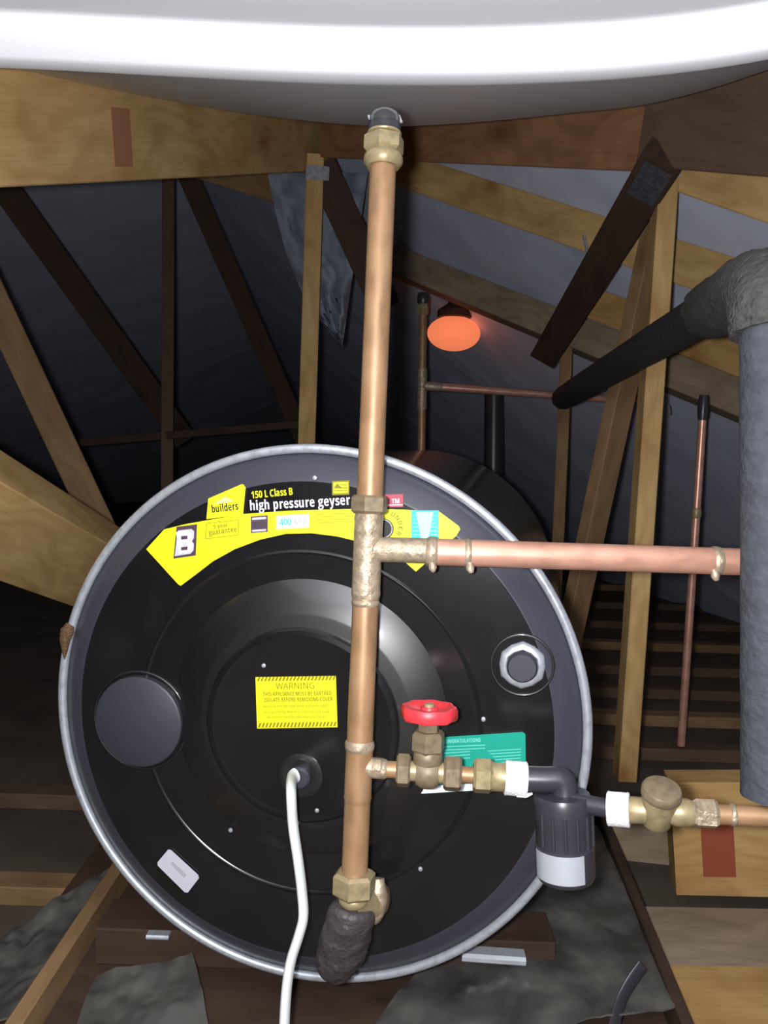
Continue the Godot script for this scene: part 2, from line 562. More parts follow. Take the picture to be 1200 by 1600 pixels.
func slab(a: Vector3, b: Vector3, c: Vector3, t: float) -> ArrayMesh:   # a triangle thickened away from the heater
	var n := (b - a).cross(c - a).normalized()
	if n.dot(Vector3(0, 0.4, -1) - a) > 0:
		n = -n
	var st := begin()
	var o := n * t
	tri(st, a, b, c, -n, -n, -n)
	tri(st, a + o, b + o, c + o, n, n, n)
	var m := (a + b + c) / 3
	for e in [[a, b], [b, c], [c, a]]:
		var k: Vector3 = (e[1] - e[0]).cross(n).normalized()
		if k.dot(e[0] - m) < 0:
			k = -k
		quad(st, e[0], e[1], e[1] + o, e[0] + o, k)
	return done(st)

# ---------------------------------------------------------------- the water heater
func build_tank() -> void:
	tank = Node3D.new()
	tank.name = "water_heater"
	add_child(tank)
	tank.transform = tank_xf
	tag(tank, "large black round water heater end with silver rim and yellow stickers", "water heater")
	var lie := Basis(Vector3(1, 0, 0), PI / 2)   # local y of a lathed shape towards the viewer
	var V := func(r, y): return Vector2(r, y)
	local_part(tank, "body", rev([V.call(0, -0.86), V.call(0.22, -0.86), V.call(0.254, -0.83), V.call(0.256, -0.80), V.call(0.256, -0.012), V.call(0.2575, -0.004), V.call(0.25, -0.002), V.call(0, -0.002)], 128), M.black, Transform3D(lie))
	local_part(tank, "flange", rev([V.call(0.225, -0.001), V.call(0.2562, -0.001), V.call(0.2555, 0.001), V.call(0.246, 0.0075), V.call(0.2325, 0.0150), V.call(0.2305, 0.0157), V.call(0.225, 0.0157)], 160), M.flange, Transform3D(lie), "dark grey sloping flange")
	local_part(tank, "end_plate", rev([V.call(0, -0.0005), V.call(0.231, -0.0005), V.call(0.231, 0.0154), V.call(0.2302, 0.016), V.call(0.1672, 0.016), V.call(0.1660, 0.0169), V.call(0.165, 0.0172), V.call(0.1640, 0.0169), V.call(0.1628, 0.016), V.call(0, 0.016)], 160, false, 0, 0.0, 0.93), M.enamel, Transform3D(lie))
	local_part(tank, "rim", ring(0.2608, 0.0045, 160), M.zinc, Transform3D(lie))
	# round cover of the element, standing proud with a dark gap round it
	var c := T(470, 1135, 0.030)
	var at := func(p: Vector3, z: float): return Transform3D(lie, Vector3(p.x, p.y, z))
	local_part(tank, "dome", rev([V.call(0, 0), V.call(0.1345, 0), V.call(0.1340, 0.0003), V.call(0.1030, 0.0098), V.call(0.1010, 0.0102), V.call(0, 0.0102)], 160, false, 0, 0.0, 0.965), M.black, at.call(T(479, 1124, 0.018), 0.0155))
	local_part(tank, "element_cover", rev([V.call(0, 0), V.call(0.0925, 0), V.call(0.0925, 0.004), V.call(0.0905, 0.006), V.call(0.086, 0.0068), V.call(0.083, 0.0058), V.call(0, 0.0058)], 96, false, 0, 0.0, 0.93), M.enamel, at.call(c, 0.0255))
	# cable gland
	var g := T(470, 1212, 0.032)
	var gl := local_part(tank, "cable_gland", rev([V.call(0, 0), V.call(0.021, 0), V.call(0.021, 0.002), V.call(0.0165, 0.0032), V.call(0.0155, 0.003), V.call(0, 0.003)], 32), M.black, at.call(g, 0.0306))
	local_part(gl, "grommet", cyl(0.0105, 0.009, 24, 0.002), M.cap, Transform3D(Basis(), Vector3(0, 0.0005, 0)))
	# knockout cap on the left
	var kc := T(220, 1125, 0.016)
	var cap := local_part(tank, "knockout_cap", rev([V.call(0, 0), V.call(0.045, 0), V.call(0.0448, 0.0062), V.call(0.043, 0.0074), V.call(0, 0.0078)], 64), M.cap, at.call(kc, 0.016), "matt grey round cap")
	local_part(cap, "collar", ring(0.0485, 0.0016, 64), M.black, Transform3D(Basis(), Vector3(0, 0.0006, 0)))
	# plug on the right with its pale seal
	var pc := T(816, 1039, 0.016)
	var plug := local_part(tank, "plug", rev([V.call(0, 0), V.call(0.0135, 0), V.call(0.0135, 0.009), V.call(0.012, 0.011), V.call(0, 0.011)], 32), M.cap, at.call(pc, 0.016))
	local_part(plug, "seal", rev([V.call(0.0135, 0), V.call(0.0215, 0), V.call(0.021, 0.003), V.call(0.0185, 0.005), V.call(0.0155, 0.0052), V.call(0.0142, 0.004), V.call(0.0135, 0)], 12, false, 6, 0.05), M.zinc, Transform3D(), "silvery ring seal")
	local_part(plug, "recess_ring", ring(0.0275, 0.0013, 48), M.black, Transform3D())
	# sediment on the rim
	var rp := T(106, 990, 0.002)
	local_part(tank, "rust_lump", tube([rp + Vector3(0.004, 0.010, 0.002), rp + Vector3(0.001, 0.004, 0.004), rp + Vector3(-0.001, -0.006, 0.003), rp + Vector3(-0.003, -0.026, 0.001)], [0.003, 0.0066, 0.0055, 0.0015], 16, 1.0, 0.003, 3), M.rust, Transform3D(), "brown rust lump")
	# small screws and drips
	for p in [Vector2(490, 747), Vector2(418, 1035), Vector2(755, 1126), Vector2(500, 1258), Vector2(656, 1361), Vector2(358, 1300), Vector2(470, 1277), Vector2(577, 1300)]:
		var q := T(p.x, p.y, 0.02)
		local_part(tank, "screw", rev([V.call(0, 0), V.call(0.0022, 0), V.call(0.002, 0.001), V.call(0, 0.0016)], 10), M.zinc, at.call(q, 0.016 if (Vector2(q.x, q.y) - Vector2(c.x, c.y)).length() > 0.0925 else 0.0308))
	stickers()

func stickers() -> void:
	var h := 0.0174
	var y := sticker(tank, "band_sticker", [Vector2(229, 858), Vector2(257, 827), Vector2(290, 819), Vector2(323, 813), Vector2(382, 803), Vector2(450, 798), Vector2(553, 795), Vector2(600, 795), Vector2(643, 797), Vector2(686, 799), Vector2(717, 822), Vector2(719, 827), Vector2(713, 837), Vector2(650, 893), Vector2(633, 878), Vector2(600, 858), Vector2(560, 846), Vector2(527, 838), Vector2(487, 833), Vector2(447, 834), Vector2(407, 843), Vector2(367, 858), Vector2(333, 877), Vector2(307, 897), Vector2(283, 915), Vector2(279, 913)], h, M.yellow, 0.0007, "long curved yellow sticker")
	var up := h + 0.0007
	sticker(y, "panel", [Vector2(276, 823), Vector2(308, 819), Vector2(306, 868), Vector2(271, 873)], up, M.plum, 0.0002)
	sticker(y, "panel", [Vector2(278, 829), Vector2(299, 826.5), Vector2(303.5, 830), Vector2(303, 841), Vector2(300, 845.5), Vector2(303, 850), Vector2(302.5, 860), Vector2(298, 865), Vector2(273, 869)], up + 0.0002, M.silver_ink, 0.0002)
	words(y, "B", Vector2(277.5, 848), Vector2(300, 845.7), 34, up + 0.0005, M.white_ink)
	for b in [[283, 838], [283, 855]]:
		sticker(y, "panel", rect(b[0], b[1], b[0] + 10, b[1] + 5, 1), up + 0.0012, M.plum, 0.0002)
	var fr := [Vector2(323, 818), Vector2(373, 812), Vector2(372, 836), Vector2(321, 842)]
	for i in 4:
		var a: Vector2 = fr[i]
		var b: Vector2 = fr[(i + 1) % 4]
		var n := (b - a).orthogonal().normalized() * 0.5
		sticker(y, "frame_line", [a + n, b + n, b - n, a - n], up, M.olive, 0.0002)
	words(y, "5 year", Vector2(334, 824), Vector2(356, 821), 8, up, M.olive)
	words(y, "guarantee", Vector2(326, 834), Vector2(370, 828), 11, up, M.olive)
	sticker(y, "panel", rect(392, 807, 418.5, 833, 2), up, M.plum, 0.0002)
	sticker(y, "panel", rect(394, 809, 416, 812.5, 1.5), up + 0.0002, M.silver_ink, 0.0002)
	sticker(y, "panel", rect(394, 828, 416, 831, 1.5), up + 0.0002, M.silver_ink, 0.0002)
	for i in 3:
		sticker(y, "print_line", rect(395, 816 + i * 3.6, 414, 817.2 + i * 3.6, 1.5), up + 0.0002, M.cap, 0.0002)
	sticker(y, "panel", rect(432, 806, 483, 827, 3), up, M.white, 0.0002)
	words(y, "400", Vector2(437, 816), Vector2(455, 815), 10, up + 0.0002, M.teal)
	words(y, "kPa", Vector2(460, 814.5), Vector2(478, 813.5), 10, up + 0.0002, M.rating)
	for i in 4:
		sticker(y, "print_line", rect(495, 803 + i * 4.5, 552, 803.8 + i * 4.5, 1.5), up, M.olive, 0.0002)
	# round badge beside the tee
	var bc := T(604, 823, up)
	local_part(y, "badge", rev([Vector2(0, 0), Vector2(0.0090, 0), Vector2(0.0090, 0.0003), Vector2(0, 0.0003)], 40), M.ink, Transform3D(Basis(Vector3(1, 0, 0), PI / 2), Vector3(bc.x, bc.y, 0.0007 + h)), "round dark badge")
	local_part(y, "badge_ring", ring(0.0080, 0.0005, 40, 6), M.silver_ink, Transform3D(Basis(Vector3(1, 0, 0), PI / 2), Vector3(bc.x, bc.y, 0.0010 + h)))
	sticker(y, "panel", rect(602, 816, 609, 832), up + 0.0004, M.silver_ink, 0.0002)
	var ring_text := "UNDER"
	for i in ring_text.length():
		var a := deg_to_rad(-62.0 + i * 23.0)
		var cpt := Vector2(604 + 22.0 * cos(a), 823 + 22.0 * sin(a))
		var d := Vector2(-sin(a), cos(a)) * 3.0
		words(y, ring_text[i], cpt - d, cpt + d, 7, up, M.olive)
	sticker(y, "panel", rect(643, 797.5, 685.5, 842, 0), up, M.teal, 0.0002)
	sticker(y, "panel", [Vector2(650, 800), Vector2(677, 800), Vector2(670, 842), Vector2(658, 842)], up + 0.0002, M.pale, 0.0002)
	for s in [[645, 656], [673, 684]]:
		for i in 6:
			sticker(y, "print_line", rect(s[0], 805 + i * 6, s[1] - (3 if i < 3 else 0), 806 + i * 6), up + 0.0003, M.pale, 0.0001)
	# tile with the shop name
	var tl := sticker(tank, "tile_sticker", [Vector2(326, 779), Vector2(378, 756.5), Vector2(381, 757), Vector2(384, 762), Vector2(380, 804), Vector2(323, 811)], h + 0.0008, M.yellow, 0.0008, "small yellow house-shaped tile")
	sticker(tl, "roof_mark", [Vector2(334, 787), Vector2(352, 776), Vector2(365, 783), Vector2(352, 786)], h + 0.0016, M.cream, 0.0002)
	words(tl, "builders", Vector2(331, 795), Vector2(372, 790), 13, h + 0.0016, M.ink)
	# lettering straight on the black plate
	words(tank, "150 L Class B", Vector2(393, 773), Vector2(457, 767), 12, h, M.yellow)
	words(tank, "high pressure geyser", Vector2(391, 792), Vector2(547, 783), 21, h, M.white_ink)
	var eb := sticker(tank, "emblem", rect(519, 751.5, 546, 774, 1), h, M.olive, 0.0004, "small olive square emblem")
	sticker(eb, "panel", rect(521, 754, 544, 771, 1), h + 0.0004, M.yellow, 0.0002)
	sticker(eb, "roof_mark", [Vector2(521, 763), Vector2(527, 755), Vector2(535, 763)], h + 0.0006, M.olive, 0.0002)
	for i in 3:
		sticker(eb, "print_line", rect(531 if i < 2 else 522, 757 + i * 4.5, 543, 758.6 + i * 4.5), h + 0.0006, M.olive, 0.0002)
	var ms := sticker(tank, "maroon_sticker", rect(554, 774, 630, 794, 2), h, M.maroon, 0.0004, "small maroon sticker")
	sticker(ms, "print_line", rect(556, 790, 629, 791.5, 2), h + 0.0004, M.white_ink, 0.0001)
	words(ms, "TM", Vector2(612, 783), Vector2(624, 782.5), 7, h + 0.0004, M.white_ink)
	# warning sticker on the element cover
	var hw := 0.0316
	var w := sticker(tank, "warning_sticker", [Vector2(399.5, 1058), Vector2(525, 1056), Vector2(527.5, 1136), Vector2(402, 1138)], hw, M.warn, 0.0006, "yellow warning sticker with hazard stripes")
	var hu := hw + 0.0006
	for i in 22:
		var x := 401.5 + i * 5.6
		sticker(w, "hazard_stripe", [Vector2(x, 1064.5 - i * 0.09), Vector2(x + 2.9, 1064.5 - i * 0.09), Vector2(x + 5.6, 1058.2 - i * 0.09), Vector2(x + 2.7, 1058.2 - i * 0.09)], hu, M.olive, 0.0002)
		sticker(w, "hazard_stripe", [Vector2(x + 1.5, 1137 - i * 0.09), Vector2(x + 4.4, 1137 - i * 0.09), Vector2(x + 7.1, 1129.5 - i * 0.09), Vector2(x + 4.2, 1129.5 - i * 0.09)], hu, M.olive, 0.0002)
	words(w, "WARNING", Vector2(431, 1072), Vector2(491, 1071), 9.5, hu, M.olive, false)
	words(w, "THIS APPLIANCE MUST BE EARTHED", Vector2(411, 1084.5), Vector2(518, 1083), 6.3, hu, M.olive)
	words(w, "ISOLATE BEFORE REMOVING COVER", Vector2(413, 1093.5), Vector2(520, 1092), 6.3, hu, M.olive)
	words(w, "Replace thermostat with a thermostat", Vector2(411, 1104), Vector2(512, 1103), 5.5, hu, M.olive, false)
	words(w, "incorporating thermal cut-out of a type", Vector2(412, 1113), Vector2(515, 1112), 5.8, hu, M.olive, false)
	words(w, "recommended by the manufacturer", Vector2(416, 1121), Vector2(509, 1120), 5.8, hu, M.olive, false)
	# green sticker behind the stop valve
	var gs := sticker(tank, "green_sticker", [Vector2(652, 1154), Vector2(817, 1143.5), Vector2(821, 1147), Vector2(822, 1230), Vector2(656, 1240)], h, M.green, 0.0006, "green rectangular sticker")
	var gu := h + 0.0006
	sticker(gs, "white_strip", [Vector2(654, 1229), Vector2(822, 1220), Vector2(822, 1230), Vector2(656, 1240)], gu, M.white, 0.0002)
	words(gs, "CONGRATULATIONS", Vector2(692, 1158.5), Vector2(751, 1156), 6, gu, M.green_ink)
	for i in 5:
		sticker(gs, "print_line", rect(694, 1166.5 + i * 5, 758 if i < 2 else 735, 1167.6 + i * 5, 3), gu, M.green_ink, 0.0001)
		sticker(gs, "print_line", rect(762 + i * 4, 1173 + i * 4.6, 814, 1174 + i * 4.6, 3), gu, M.green_ink, 0.0001)
	# rating plate
	var rp := sticker(tank, "rating_plate", [Vector2(263, 1327), Vector2(267.5, 1328), Vector2(310, 1367), Vector2(311, 1372), Vector2(294, 1394), Vector2(289, 1393.5), Vector2(247, 1352), Vector2(246.5, 1347)], h, M.silver_ink, 0.0008, "blank silver rating plate")
	sticker(rp, "print_line", [Vector2(266, 1350), Vector2(270, 1346), Vector2(292, 1367), Vector2(288, 1372)], h + 0.0008, M.rating, 0.0001)

# ---------------------------------------------------------------- the white basin overhead
func build_basin() -> void:
	var o := thing("white_basin", "large white plastic basin with flared rounded edge hanging over the heater", "basin", cam_at + Vector3(0.05, 0.34, -0.4))
	var lip_x := [-520.0, -300.0, -100.0, 100.0, 300.0, 450.0, 600.0, 750.0, 900.0, 1000.0, 1100.0, 1200.0, 1300.0, 1420.0, 1560.0]
	var lip_y := [30.0, 72.0, 88.0, 97.0, 107.0, 114.0, 118.0, 118.0, 113.0, 106.0, 95.0, 79.0, 55.0, 5.0, -90.0]
	var wall_y := [40.0, 65.0, 84.0, 118.0, 156.0, 178.0, 190.0, 183.0, 168.0, 157.0, 133.0, 100.0, 62.0, 0.0, -110.0]
	var rows := []
	var near := []
	var bulge := []
	var groove := []
	var groove2 := []
	var ridge := []
	var ridge2 := []
	var lip := []
	var fil := []
	var wall := []
	var rim := []
	var side := []
	for i in lip_x.size():
		var l := at_height(lip_x[i], lip_y[i], cam_at.y + 0.32)
		var w := at_height(lip_x[i], wall_y[i], cam_at.y + 0.45)
		near.append(Vector3(l.x, cam_at.y + 0.345, 0.35))
		bulge.append(Vector3(l.x, cam_at.y + 0.325, minf(l.z + 0.30, 0.18)))
		ridge.append(Vector3(l.x, cam_at.y + 0.3245, minf(l.z + 0.15, 0.2)))
		groove.append(Vector3(l.x, cam_at.y + 0.3440, minf(l.z + 0.052, 0.21)))
		ridge2.append(Vector3(l.x, cam_at.y + 0.3455, minf(l.z + 0.043, 0.22)))
		groove2.append(Vector3(l.x, cam_at.y + 0.3425, minf(l.z + 0.037, 0.23)))
		lip.append(l + Vector3(0, 0.0015, 0.008))
		fil.append(l + Vector3(0, 0.0012, -0.004))
		wall.append(w)
		rim.append(w + Vector3(0, 0.012, -0.012))
		side.append(w + Vector3(0, 0.045, -0.015))
	var mids := []
	for i in lip_x.size():
		mids.append((ridge2[i] as Vector3).lerp(lip[i], 0.5) + Vector3(0, -0.002, 0))
	var wall0 := []
	var wall1 := []
	var lip0 := []
	for i in lip_x.size():
		wall0.append((fil[i] as Vector3).lerp(wall[i], 0.03))
		wall1.append((fil[i] as Vector3).lerp(wall[i], 0.5) + Vector3(0, 0.004, 0))
		lip0.append((lip[i] as Vector3).lerp(mids[i], 0.12))
	rows = [near, bulge, ridge, groove, ridge2, groove2, mids, lip0, lip, fil, wall0, wall1, wall, rim, side]
	# finer columns
	for r in rows.size():
		rows[r] = smooth(rows[r], 4)
	part(o, "shell", sheet(rows, -0.006), M.basin, Transform3D())
	var top := [[], []]
	for v in rows[14]:
		top[0].append(v)
		top[1].append(Vector3(v.x, v.y, 0.35))
	part(o, "lid", sheet(top, 0.004), M.basin, Transform3D())

# ---------------------------------------------------------------- copper riser in front of the heater
func seg_part(o: Node3D, called: String, a: Vector3, b: Vector3, r: float, m: Material, kind := "tube", label := "") -> MeshInstance3D:
	var l := a.distance_to(b)
	var me: Mesh
	if kind == "hex":
		me = hexnut(r, l)
	elif kind == "bulge":
		me = rev([Vector2(0, 0), Vector2(r * 0.8, 0), Vector2(r * 0.97, l * 0.25), Vector2(r, l * 0.5), Vector2(r * 0.97, l * 0.75), Vector2(r * 0.8, l), Vector2(0, l)], 28)
	elif kind == "socket":
		me = rev([Vector2(0, 0), Vector2(r * 0.93, 0), Vector2(r, l * 0.06), Vector2(r * 0.97, l * 0.12), Vector2(r * 0.97, l * 0.88), Vector2(r, l * 0.94), Vector2(r * 0.93, l), Vector2(0, l)], 28)
	else:
		me = cyl(r, l, 28)
	return part(o, called, me, m, along(a, b - a, Vector3(0.3, 0.1, 1)), label)

func build_riser() -> void:
	var zt := 0.668
	var top := P(600, 222, zt)
	var bot := P(553, 1390, zt)
	var L := func(py: float): return top.lerp(bot, (py - 222.0) / (1390.0 - 222.0))
	var o := thing("copper_riser", "thick vertical copper pipe with two tees standing before the black heater", "pipe", L.call(1390))
	seg_part(o, "pipe", L.call(1392), L.call(225), 0.0109, M.copper)
	# compression joint at the top
	seg_part(o, "compression_nut", L.call(262), L.call(238), 0.0165, M.brass, "bulge")
	seg_part(o, "compression_nut", L.call(240), L.call(212), 0.0172, M.brass, "hex")
	seg_part(o, "end_ring", L.call(213), L.call(206), 0.0145, M.brass, "bulge")
	# upper tee
	seg_part(o, "tee_nut", L.call(803), L.call(774), 0.0156, M.old_brass, "hex")
	var t := seg_part(o, "tee", L.call(936), L.call(802), 0.0123, M.solder, "socket", "dull soldered tee piece")
	part(t, "outlet", cyl(0.0105, L.call(858).distance_to(P(675, 861, 0.664)), 24), M.solder, along(L.call(858), P(675, 861, 0.664) - L.call(858)))
	seg_part(o, "solder_ring", L.call(950), L.call(934), 0.0118, M.solder, "bulge")
	# lower tee
	seg_part(o, "solder_ring", L.call(1176), L.call(1154), 0.0125, M.solder, "bulge")
	var t2 := seg_part(o, "tee", L.call(1252), L.call(1160), 0.0117, M.copper, "socket")
	part(t2, "outlet", cyl(0.0085, L.call(1198).distance_to(P(598, 1201, 0.664)), 24), M.solder, along(L.call(1198), P(598, 1201, 0.664) - L.call(1198)))
	# bottom compression nut
	seg_part(o, "compression_nut", L.call(1399), L.call(1362), 0.0182, M.brass, "hex")
	seg_part(o, "compression_cone", L.call(1414), L.call(1396), 0.0125, M.brass, "bulge")
	# vacuum breaker on top
	var vb := thing("vacuum_breaker", "small clear-domed black air valve on top of the tall copper pipe", "valve", L.call(208))
	seg_part(vb, "body", L.call(207), L.call(195), 0.0135, M.plastic)
	part(vb, "dome", rev([Vector2(0, 0), Vector2(0.0138, 0), Vector2(0.0138, 0.004), Vector2(0.012, 0.0085), Vector2(0.008, 0.0115), Vector2(0, 0.0125)], 32), M.glassy, along(L.call(196), top - bot), "shiny dark dome")
	for s in [-1.0, 1.0]:
		var e: Vector3 = L.call(194) + cam_basis * Vector3(s * 0.0125, 0.001, 0.004)
		part(vb, "clip", tube([e + Vector3(-0.001, 0.004, 0), e + Vector3(0.0015, -0.002, 0.001)], 0.0011, 8), M.zinc, Transform3D(), "shiny clip")
	# elbow into the heater and its wrapping
	var el := thing("brass_elbow", "brass elbow behind the nut at the foot of the copper pipe", "elbow", P(580, 1410, 0.68))
	part(el, "body", tube(smooth([P(556, 1402, 0.672), P(575, 1412, 0.684), P(586, 1408, 0.695), P(588, 1398, 0.735)], 5), 0.0125, 20, 1.0, 0.001, 5), M.brass, Transform3D())
	part(el, "boss", tube(smooth([P(590, 1372, 0.69), P(588, 1405, 0.686), P(578, 1440, 0.684)], 4), [0.006, 0.007, 0.008, 0.009, 0.009, 0.009, 0.009, 0.008, 0.005], 16, 1.0, 0.002, 6), M.solder, Transform3D())
	var dw := part(self, "taped_pipe_stub", tube(smooth([P(553, 1412, 0.672), P(548, 1435, 0.674), P(540, 1465, 0.682), P(530, 1495, 0.69), P(522, 1520, 0.70)], 8), [0.011, 0.014, 0.016, 0.0175, 0.0185, 0.019, 0.0195, 0.0198, 0.02, 0.02, 0.02, 0.0202, 0.0205, 0.0208, 0.021, 0.021, 0.0212, 0.0212, 0.0212, 0.021, 0.0208, 0.0205, 0.0202, 0.02, 0.0195, 0.019, 0.0185, 0.018, 0.0172, 0.016, 0.014, 0.012, 0.009], 40, 0.9, 0.0022, 7), M.denso, Transform3D())
	tag(dw, "stub wrapped in wrinkled black tape at the foot of the copper pipe", "wrapped pipe")

	# branch to the right
	var a := P(668, 862, 0.664)
	var b := P(1190, 879, 0.664)
	var K := func(px: float): return a.lerp(b, (px - 668.0) / (1190.0 - 668.0))
	var br := thing("copper_branch", "bright horizontal copper pipe running right from the tee to the lagged pipe", "pipe", a)
	seg_part(br, "pipe", K.call(668), K.call(1190), 0.0112, M.copper_new)
	seg_part(br, "solder_ring", K.call(664), K.call(685), 0.0128, M.solder, "bulge")
	seg_part(br, "solder_ring", K.call(722), K.call(738), 0.0122, M.solder, "bulge")
	seg_part(br, "solder_ring", K.call(1108), K.call(1128), 0.0124, M.solder, "bulge")
	for d in [[676, 888], [735, 889], [1118, 901]]:
		var q := P(d[0], d[1], 0.656)
		part(br, "solder_drip", tube([q + Vector3(-0.001, 0.006, -0.002), q, q + Vector3(0.001, -0.003, 0)], [0.003, 0.0034, 0.0015], 10, 1.0, 0.001, 9), M.solder, Transform3D())

# ---------------------------------------------------------------- stop valve, pressure valve, drain cock in a row
func build_branch_valves() -> void:
	var a := P(590, 1201, 0.664)
	var b := P(822, 1217, 0.654)
	var K := func(px: float): return a.lerp(b, (px - 590.0) / (822.0 - 590.0))
	var o := thing("stop_valve", "brass stop valve with red handwheel on the lower branch of the copper pipe", "valve", K.call(671))
	seg_part(o, "inlet_pipe", K.call(586), K.call(622), 0.0068, M.copper)
	seg_part(o, "solder_ring", K.call(592), K.call(606), 0.0082, M.solder, "bulge")
	seg_part(o, "nut", K.call(620), K.call(642), 0.0138, M.old_brass, "hex")
	seg_part(o, "thread", K.call(640), K.call(656), 0.0082, M.brass)
	seg_part(o, "body", K.call(651), K.call(686), 0.0135, M.old_brass, "bulge")
	seg_part(o, "thread", K.call(683), K.call(696), 0.0085, M.brass)
	seg_part(o, "nut", K.call(694), K.call(722), 0.0142, M.old_brass, "hex")
	seg_part(o, "outlet_pipe", K.call(720), K.call(744), 0.0066, M.copper)
	seg_part(o, "nut", K.call(740), K.call(770), 0.0142, M.brass, "hex")
	seg_part(o, "adaptor", K.call(768), K.call(800), 0.0118, M.brass, "socket")
	var s0: Vector3 = K.call(668.5)
	var up := (P(671, 1100, 0.660) - s0).normalized()
	var H := func(h: float): return s0 + up * h
	seg_part(o, "neck", H.call(0.004), H.call(0.020), 0.0122, M.old_brass, "bulge")
	seg_part(o, "bonnet", H.call(0.0165), H.call(0.034), 0.0140, M.old_brass, "hex")
	seg_part(o, "gland", H.call(0.033), H.call(0.042), 0.0088, M.old_brass, "hex")
	seg_part(o, "stem", H.call(0.040), H.call(0.0565), 0.0042, M.brass)
	var wx := along(H.call(0.0435), up, Vector3(0.2, 0, 1))
	var wheel := part(o, "handwheel", rev([Vector2(0, 0), Vector2(0.0125, 0), Vector2(0.0225, 0.0006), Vector2(0.0238, 0.0025), Vector2(0.0238, 0.0085), Vector2(0.0225, 0.0110), Vector2(0.0190, 0.0114), Vector2(0.0165, 0.0095), Vector2(0.0075, 0.0078), Vector2(0.007, 0.0105), Vector2(0, 0.0105)], 96, false, 8, 0.09), M.red, wx, "red scalloped handwheel")
	local_part(wheel, "screw", rev([Vector2(0, 0), Vector2(0.0036, 0), Vector2(0.0034, 0.002), Vector2(0, 0.003)], 16), M.brass, Transform3D(Basis(), Vector3(0, 0.0104, 0)))

	# pressure control valve
	var pv := thing("pressure_valve", "black plastic pressure valve with silver band below the horizontal brass fittings", "valve", P(884, 1372, 0.648))
	seg_part(pv, "thread_tape", K.call(789), P(823, 1218, 0.654), 0.0142, M.tape, "socket", "white thread tape")
	part(pv, "tape_tail", tube([P(808, 1240, 0.648), P(822, 1243, 0.646), P(832, 1240, 0.645)], [0.003, 0.002, 0.0007], 8, 0.5), M.tape, Transform3D())
	part(pv, "elbow", tube(smooth([P(818, 1217, 0.654), P(850, 1218, 0.652), P(874, 1219, 0.651), P(882, 1230, 0.650), P(883, 1256, 0.648)], 6), 0.0104, 28), M.plastic, Transform3D())
	var d := (P(884, 1370, 0.648) - P(879, 1240, 0.648)).normalized()
	var c0 := P(879, 1240, 0.648)
	var l := c0.distance_to(P(884, 1372, 0.648))
	part(pv, "body", rev([Vector2(0, 0), Vector2(0.0215, 0), Vector2(0.0232, 0.003), Vector2(0.0235, 0.006), Vector2(0.0235, l * 0.40), Vector2(0.0226, l * 0.41), Vector2(0.0226, l * 0.66), Vector2(0.0232, l * 0.68), Vector2(0.0232, l - 0.004), Vector2(0.0215, l), Vector2(0, l)], 48), M.plastic, along(c0 + d * l, -d))
	for k in 6:
		var ang := -1.0 + k * 0.42
		var rb := c0 + d * 0.012 + cam_basis * Vector3(sin(ang) * 0.0232, 0, cos(ang) * 0.0232)
		part(pv, "rib", tube([rb, rb + d * 0.026], 0.0014, 8), M.plastic, Transform3D())
	# silver band round the front of the lower body
	var st := begin()
	for k in 20:
		var a0 := deg_to_rad(-85.0 + k * 5.6)
		var a1 := deg_to_rad(-85.0 + (k + 1) * 5.6)
		for rr: float in [0.0232, 0.0236]:
			var n0 := Vector3(sin(a0), 0, cos(a0)) * (1.0 if rr > 0.0233 else -1.0)
			var n1 := Vector3(sin(a1), 0, cos(a1)) * (1.0 if rr > 0.0233 else -1.0)
			var p0 := Vector3(sin(a0), 0, cos(a0)) * rr
			var p1 := Vector3(sin(a1), 0, cos(a1)) * rr
			var hh := Vector3(0, 0.0225, 0)
			tri(st, p0, p1, p1 + hh, n0, n1, n1); tri(st, p0, p1 + hh, p0 + hh, n0, n1, n0)
	part(pv, "band", done(st), M.band, along(c0 + d * (l - 0.004), -d), "silver band")
	var e := P(950, 1263, 0.630)
	seg_part(pv, "outlet", P(884, 1251, 0.646), e, 0.0074, M.plastic)
	seg_part(pv, "outlet_tape", P(949, 1263, 0.632), P(984, 1266, 0.626), 0.0134, M.tape, "socket", "white thread tape")

	# drain cock
	var a2 := P(980, 1265, 0.627)
	var b2 := P(1215, 1277, 0.605)
	var Q := func(px: float): return a2.lerp(b2, (px - 980.0) / 235.0)
	var dc := thing("check_valve", "brass valve with a round brown cap at the lower right of the pipework", "valve", Q.call(1030))
	seg_part(dc, "inlet", Q.call(978), Q.call(1010), 0.0104, M.brass, "socket")
	seg_part(dc, "outlet", Q.call(1045), Q.call(1088), 0.0108, M.brass, "bulge")
	seg_part(dc, "coupling", Q.call(1084), Q.call(1124), 0.0112, M.solder, "hex")
	var up2 := (cam_basis * Vector3(0.02, 0.86, 0.36)).normalized()
	var b0: Vector3 = Q.call(1029) - up2 * 0.013
	part(dc, "body", rev([Vector2(0, 0), Vector2(0.009, 0), Vector2(0.0115, 0.003), Vector2(0.0122, 0.012), Vector2(0.0138, 0.026), Vector2(0.0138, 0.029), Vector2(0, 0.029)], 32), M.brass, along(b0, up2))
	part(dc, "cap", rev([Vector2(0, 0), Vector2(0.0142, 0), Vector2(0.0151, 0.0012), Vector2(0.0151, 0.0065), Vector2(0.0140, 0.0082), Vector2(0.008, 0.0094), Vector2(0, 0.0098)], 36), M.old_brass, along(b0 + up2 * 0.0275, up2), "round brown cap")
	var cp := thing("copper_outlet_pipe", "short copper pipe leaving the frame right of the capped brass valve", "pipe", Q.call(1122))
	seg_part(cp, "pipe", Q.call(1118), Q.call(1480), 0.0076, M.copper)
	seg_part(cp, "solder_ring", Q.call(1140), Q.call(1154), 0.0084, M.solder, "bulge")

